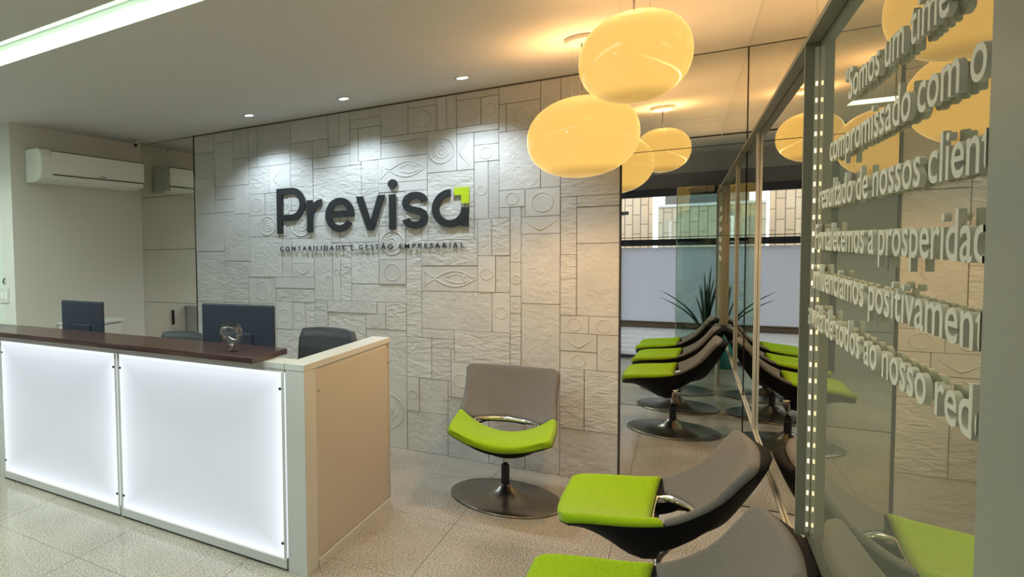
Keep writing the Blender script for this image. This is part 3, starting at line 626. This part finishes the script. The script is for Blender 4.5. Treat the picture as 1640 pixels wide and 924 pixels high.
# ---------------------------------------------------------------- swivel lounge chairs
def interp(keys, t):
    for (t0, v0), (t1, v1) in zip(keys, keys[1:]):
        if t <= t1:
            k = (t-t0)/(t1-t0); return v0+(v1-v0)*k
    return keys[-1][1]
def smoothkeys(keys, N_=60):
    """Catmull-Rom resample of (t, y, z) keys"""
    out = []
    for q in range(N_+1):
        t = q/N_
        i = 0
        while i < len(keys)-2 and t > keys[i+1][0]: i += 1
        p0 = keys[max(i-1, 0)]; p1 = keys[i]; p2 = keys[i+1]; p3 = keys[min(i+2, len(keys)-1)]
        k = (t-p1[0])/(p2[0]-p1[0])
        v = []
        for c in range(1, len(p1)):
            m1 = (p2[c]-p0[c])/(p2[0]-p0[0])*(p2[0]-p1[0]); m2 = (p3[c]-p1[c])/(p3[0]-p1[0])*(p2[0]-p1[0])
            v.append((2*k**3-3*k*k+1)*p1[c]+(k**3-2*k*k+k)*m1+(-2*k**3+3*k*k)*p2[c]+(k**3-k*k)*m2)
        out.append(v)
    return out
CK = smoothkeys([(0, -0.335, 0.372), (0.12, -0.25, 0.385), (0.25, -0.15, 0.382), (0.38, -0.05, 0.378), (0.5, 0.05, 0.392), (0.62, 0.135, 0.445), (0.74, 0.195, 0.53), (0.87, 0.25, 0.635), (1.0, 0.288, 0.735)])
EK = smoothkeys([(0, -0.305, 0.425), (0.12, -0.24, 0.442), (0.25, -0.16, 0.455), (0.38, -0.06, 0.470), (0.5, 0.035, 0.495), (0.62, 0.115, 0.545), (0.74, 0.175, 0.60), (0.87, 0.228, 0.675), (1.0, 0.270, 0.735)])
WK = [(0, 0.262), (0.3, 0.268), (0.5, 0.258), (0.65, 0.250), (0.8, 0.252), (1.0, 0.262)]
TS_, UH = 0.475, 0.70
def ts(u): return TS_ - 0.06*(1-min(1, abs(u))**2)
def tb(u):
    a = abs(u)/UH
    return TS_+0.006 if a >= 1 else max(ts(u)+0.006, TS_+0.006+0.135*(1-a*a)**0.75)
def SP(u, t, rnd=True):
    t = min(max(t, 0), 1); q = t*60; i = min(int(q), 59); k = q-i
    cy, cz = [CK[i][c]*(1-k)+CK[i+1][c]*k for c in (0, 1)]; ey, ez = [EK[i][c]*(1-k)+EK[i+1][c]*k for c in (0, 1)]
    w = abs(u)**2.0; hw = interp(WK, t)
    r = 0.055
    for dist in ((t*0.95, (1-t)*0.95) if rnd else ()):
        if dist < r: hw -= r*(1-math.sqrt(max(0, 1-(1-dist/r)**2)))
    return Vector((hw*u, cy*(1-w)+ey*w, cz*(1-w)+ez*w))
def SN(u, t):
    e = 0.01; a = SP(min(u+e, 1), t, False)-SP(max(u-e, -1), t, False); tc = min(max(t, 0.03), 0.97); t0, t1 = tc-e, tc+e
    b = SP(u*0.9, t1, False)-SP(u*0.9, t0, False); n = a.cross(b); n.normalize(); return n if n.z > -0.5 else -n
NU = 26
US = [math.sin(math.pi/2*(i/NU*2-1)) for i in range(NU+1)]
def pad(tf0, tf1, th, nt, pe=0.12):
    bm = bmesh.new(); top = []; bot = []
    for u in US:
        a, b = tf0(u), tf1(u); ct_, cb_ = [], []
        for j in range(nt+1):
            s = (1-math.cos(math.pi*j/nt))/2; t = a+(b-a)*s
            p, n = SP(u, t), SN(u, t); p.x *= 1.014
            if tf1(0) > 0.9 and s > 0.95: p = p+(SP(u, 1.0)-SP(u, 0.97)).normalized()*0.004
            if tf0(0) < 0.1 and s < 0.03: p = p+Vector((0, -0.004, 0))
            eu = min(1, (1-abs(u))/0.05); ev = min(1, min(s, 1-s)/0.04)
            f = (1-(1-eu)**2.4)**0.5 * (1-(1-ev)**2.4)**0.5
            ct_.append(bm.verts.new(p+n*(0.004+th*(0.25+0.75*f)))); pb = p-n*0.009*(1 if abs(u) > 0.9 or (s > 0.95 and tf1(0) > 0.9) or (s < 0.05 and tf0(0) < 0.1) else -0.2); pb.x *= 1.0; cb_.append(bm.verts.new(pb))
        top.append(ct_); bot.append(cb_)
    for i in range(NU):
        for j in range(nt):
            bm.faces.new((top[i][j], top[i+1][j], top[i+1][j+1], top[i][j+1])); bm.faces.new((bot[i][j], bot[i][j+1], bot[i+1][j+1], bot[i+1][j]))
        bm.faces.new((top[i][0], bot[i][0], bot[i+1][0], top[i+1][0])); bm.faces.new((top[i][nt], top[i+1][nt], bot[i+1][nt], bot[i][nt]))
    for j in range(nt):
        bm.faces.new((top[0][j], top[0][j+1], bot[0][j+1], bot[0][j])); bm.faces.new((top[NU][j], bot[NU][j], bot[NU][j+1], top[NU][j+1]))
    bmesh.ops.recalc_face_normals(bm, faces=bm.faces); return bm
def shell():
    bm = bmesh.new(); n1, n2, n3 = 10, 3, 14; T = []; Bt = []
    for u in US:
        a, b = ts(u), tb(u); tt = [a*j/n1 for j in range(n1)]+[a+(b-a)*j/n2 for j in range(n2)]+[b+(1-b)*j/n3 for j in range(n3+1)]
        ct_, cb_ = [], []
        for t in tt:
            p, n = SP(u, t), SN(u, t)
            hz = math.exp(-((t-0.56)/0.10)**2)*max(0, 1-(abs(u)/0.75)**4); dep = 0.014+(0.012+0.100*math.exp(-((t-0.42)/0.19)**2)+0.022*t)*(1-abs(u)**2.2)*(1-0.85*hz)
            ct_.append(bm.verts.new(p)); q = p-n*dep
            q.x *= 1-0.25*math.exp(-((t-0.46)/0.2)**2)*(1-abs(u)); cb_.append(bm.verts.new(q))
        T.append(ct_); Bt.append(cb_)
    m = n1+n2+n3; hole = set((i, j) for i in range(NU) for j in range(n1, n1+n2) if abs(US[i]) < UH-0.02 and abs(US[i+1]) < UH-0.02)
    for i in range(NU):
        for j in range(m):
            if (i, j) in hole: continue
            bm.faces.new((T[i][j], T[i+1][j], T[i+1][j+1], T[i][j+1])); bm.faces.new((Bt[i][j], Bt[i][j+1], Bt[i+1][j+1], Bt[i+1][j]))
            for (a, b, nb) in (((i, j), (i+1, j), (i, j-1)), ((i+1, j+1), (i, j+1), (i, j+1)), ((i, j+1), (i, j), (i-1, j)), ((i+1, j), (i+1, j+1), (i+1, j))):
                if nb in hole or not (0 <= nb[0] < NU and 0 <= nb[1] < m):
                    bm.faces.new((T[a[0]][a[1]], Bt[a[0]][a[1]], Bt[b[0]][b[1]], T[b[0]][b[1]]))
    bmesh.ops.recalc_face_normals(bm, faces=bm.faces); return bm
def ring():
    us = [UH*math.sin(math.pi/2*(i/14*2-1))*0.97 for i in range(15)]
    lo = [SP(u, ts(u)+0.004) for u in us]; hi = [SP(u, tb(u)-0.008)+SN(u, tb(u))*0.004 for u in reversed(us[1:-1])]
    bm = bmesh.new(); loop = lo+hi; n = len(loop); c = sum(loop, Vector())/n
    rows = []
    for k, (off, inn) in enumerate(((0.012, -0.004), (0.014, 0.006), (0.004, 0.012), (-0.016, 0.007))):
        rows.append([bm.verts.new(p+Vector((0, 0, off))+(c-p).normalized()*inn) for p in loop])
    for a, b in zip(rows, rows[1:]):
        for i in range(n): bm.faces.new((a[i], a[(i+1) % n], b[(i+1) % n], b[i]))
    bmesh.ops.recalc_face_normals(bm, faces=bm.faces)
    bmesh.ops.solidify(bm, geom=bm.faces[:], thickness=0.0015) if False else None
    return bm
def lounge(label, x, y, rz):
    t = thing('swivel_lounge_chair', label, 'chair', (x, y, 0), rz, 'lime and grey swivel chairs')
    obj('seat_pad', pad(lambda u: 0.0, ts, 0.026, 12), lime, t, smooth=True)
    obj('back_pad', pad(lambda u: tb(u), lambda u: 1.0, 0.017, 14), gray_fab, t, smooth=True)
    obj('shell', shell(), black_shell, t, smooth=True)
    obj('chrome_ring', ring(), chrome, t, smooth=True)
    obj('upper_stem', lathe(bmesh.new(), [(0.013, 0.19), (0.013, 0.235), (0.024, 0.262), (0.052, 0.30), (0.06, 0.325)], 28), chrome, t, smooth=True)
    obj('column', lathe(bmesh.new(), [(0.0225, 0.078), (0.0225, 0.20)], 28), black_pl, t, smooth=False)
    obj('base', lathe(bmesh.new(), [(0.296, 0.0), (0.300, 0.003), (0.300, 0.008), (0.292, 0.012), (0.20, 0.018), (0.13, 0.026), (0.085, 0.042), (0.055, 0.066), (0.034, 0.088), (0.024, 0.090)], 64), brushed, t, smooth=True)
    return t
c1 = lounge('lime and grey swivel chair standing alone before the relief wall', -0.85, 3.95, math.radians(4))
def again(label, x, y, rz):
    c = copy_tree(c1); c['label'] = label; c.location = (x, y, 0); c.rotation_euler = (0, 0, rz); return c
again('lime and grey swivel chair facing left, first in the row from the mirror', -0.090, 2.98, math.radians(-88))
again('lime and grey swivel chair cut by the bottom edge of the picture', -0.074, 2.09, math.radians(-86))
again('lime and grey swivel chair seen only in the mirror, last of the row', -0.09, 1.30, math.radians(-86))

# ---------------------------------------------------------------- street window (seen in the mirror)
wn = bpy.data.objects.new('window_1', None); COL.objects.link(wn); wn['kind'] = 'structure'; wn['label'] = 'tall navy-framed street window with a pale roller blind'; wn.location = (-0.15, YR, 0)
def wbx(name, x0, x1, z0, z1, y0, y1, m, **k): return obj(name, box(x0+0.15, x1+0.15, y0, y1, z0, z1, **k), m, wn)
wbx('frame_jamb', -0.80, -0.735, 0.02, 2.30, -0.08, 0.02, navy); wbx('frame_jamb', 0.42, 0.50, 0.02, 2.30, -0.08, 0.02, navy)
wbx('frame_sill', -0.80, 0.50, 0.0, 0.03, -0.08, 0.03, navy); wbx('transom', -0.735, 0.42, 1.42, 1.50, -0.07, 0.02, navy)
wbx('frame_head', -0.735, 0.42, 2.03, 2.12, -0.08, 0.02, navy)
wbx('header_panel', -0.80, 0.50, 2.12, 2.30, -0.08, 0.0, mat('ribbed_grey', (0.20, 0.19, 0.21), 0.7, bump=0.5, bscale=120))
wbx('mid_rail', -0.735, 0.42, 0.39, 0.47, -0.06, 0.0, mat('brown_rail', (0.16, 0.12, 0.10), 0.6))
wbx('pane', -0.735, 0.42, 1.50, 2.03, -0.035, -0.03, clear_glass('window_glass', (0.95, 0.96, 0.96), 0.03))
bl = thing('roller_blind', 'pale grey roller blind lowered over the street window', 'blind', (-0.15, YR, 1.40))
bt = mat('blind_cloth', (0.72, 0.72, 0.76), 0.8); 
def transl(m, col, k):
    N, L = m.node_tree.nodes, m.node_tree.links; P = N['Principled BSDF']; out = N['Material Output']
    t = N.new('ShaderNodeBsdfTranslucent'); t.inputs[0].default_value = (*col, 1); x = N.new('ShaderNodeMixShader'); x.inputs[0].default_value = k; L.new(P.outputs[0], x.inputs[1]); L.new(t.outputs[0], x.inputs[2]); L.new(x.outputs[0], out.inputs[0])
transl(bt, (0.72, 0.74, 0.80), 0.6)
obj('cloth', box(-0.58, 0.565, -0.026, -0.024, -0.94, 0.0), bt, bl)
obj('hem_bar', box(-0.58, 0.565, -0.029, -0.021, -0.945, -0.93), alu, bl)
bs = thing('slatted_shutter', 'white slatted shutter low in the street window', 'shutter', (-0.15, YR, 0.03))
bw = mat('white_slat', (0.8, 0.8, 0.82), 0.7); transl(bw, (0.85, 0.86, 0.9), 0.5)
for k in range(6): obj('slat', box(-0.58, 0.565, -0.05, -0.045, 0.002+k*0.06, 0.057+k*0.06), bw, bs)
dg_ = thing('glass_door', 'greenish tinted glass door leaf in front of the street window', 'door', (0.14, YR+0.16, 0))
obj('glass_leaf', box(-0.26, 0.24, -0.004, 0.004, 0.01, 2.12), green_glass, dg_)
obj('edge_profile', box(-0.268, -0.26, -0.006, 0.006, 0.0, 2.12), mat('pale_edge', (0.5, 0.52, 0.5), 0.3), dg_)
obj('pull_bar', tube(bmesh.new(), [(0.2, 0.03, 0.9), (0.2, 0.03, 1.3)], 0.01), chrome, dg_)
sc = thing('street_camera', 'small dark camera outside the upper window', 'camera', (-0.70, YR-0.30, 1.86))
obj('arm', tube(bmesh.new(), [(-0.10, 0, 0.02), (0, 0, 0)], 0.006), black_pl, sc); obj('housing', box(-0.02, 0.06, -0.025, 0.025, -0.03, 0.015, bev=0.004), black_pl, sc)
# plant behind the last chair
pp = thing('snake_plant', 'tall spiky dark plant in a teal pot, seen in the mirror', 'plant', (0.16, -0.25, 0))
obj('pot', lathe(bmesh.new(), [(0.0, 0.0), (0.085, 0.0), (0.115, 0.16), (0.125, 0.34), (0.128, 0.40), (0.118, 0.40), (0.110, 0.34), (0.0, 0.34)], 32, caps=False), mat('teal_glaze', (0.012, 0.16, 0.14), 0.25), pp, smooth=True)
obj('soil', lathe(bmesh.new(), [(0, 0.345), (0.11, 0.345), (0.11, 0.342), (0, 0.342)], 24, caps=False), mat('soil', (0.03, 0.02, 0.015), 0.95), pp)
leaf_m = mat('dark_leaf', (0.010, 0.045, 0.028), 0.4, noise=0.4, nscale=12)
for k in range(14):
    a = random.uniform(0, 6.28); r0 = random.uniform(0.01, 0.06); ln = random.uniform(0.35, 0.9); sp_ = random.uniform(0.05, 0.42)*ln
    if k in (0, 1): a = math.pi*0.95; sp_ = 0.40; ln = 0.55+0.1*k
    c, s = math.cos(a), math.sin(a); s *= 0.7; c = c if c < 0 else c*0.4
    pts = [(r0*c+sp_*c*q*q, r0*s+sp_*s*q*q, 0.34+ln*(q-0.15*q*q*(sp_/0.4))) for q in [i/8 for i in range(9)]]
    obj('leaf', tube(bmesh.new(), pts, [0.009+0.007*math.sin(math.pi*min(1, q*1.1+0.1)) if q < 0.95 else 0.002 for q in [i/8 for i in range(9)]], 6, flat=0.35), leaf_m, pp, smooth=True)
# outside: building fronts across the passage
b1 = thing('brick_building', 'beige brick building front across the street', 'building', (-1.6, YR-3.2, -1))
obj('wall', box(-2.0, 1.10, -0.3, 0, 0, 6.0), facade_brick('beige_brick', (0.60, 0.43, 0.27), (0.68, 0.51, 0.34)), b1)
obj('corner_pipe', tube(bmesh.new(), [(0.25, 0.03, 0), (0.25, 0.03, 6)], 0.02), mat('pipe_grey', (0.2, 0.18, 0.16), 0.6), b1)
b2 = thing('low_brick_wall', 'lower brick parapet wall with white coping across the street', 'wall', (0.6, YR-2.6, -1))
obj('wall', box(-1.0, 1.8, -0.2, 0, 0, 3.0), facade_brick('dull_brick', (0.40, 0.36, 0.24), (0.48, 0.43, 0.30)), b2)
obj('coping', box(-1.0, 1.8, -0.22, 0.02, 3.0, 3.04), white_lam, b2)
b3 = thing('dark_building', 'dark far building above the parapet', 'building', (2.2, YR-6.0, -1))
obj('wall', box(-2.6, 3.0, -0.5, 0, 0, 7.0), mat('dark_render', (0.10, 0.11, 0.11), 0.8), b3)
obj('window', box(-1.6, -1.2, 0.0, 0.03, 3.2, 4.0), mat('pale_window', (0.45, 0.5, 0.5), 0.3), b3)
pv = struct('pavement', box(-6, 5, YR-8, YR-0.12, -0.1, -0.03), mat('pavement', (0.3, 0.29, 0.28), 0.9), 'grey pavement outside the window')
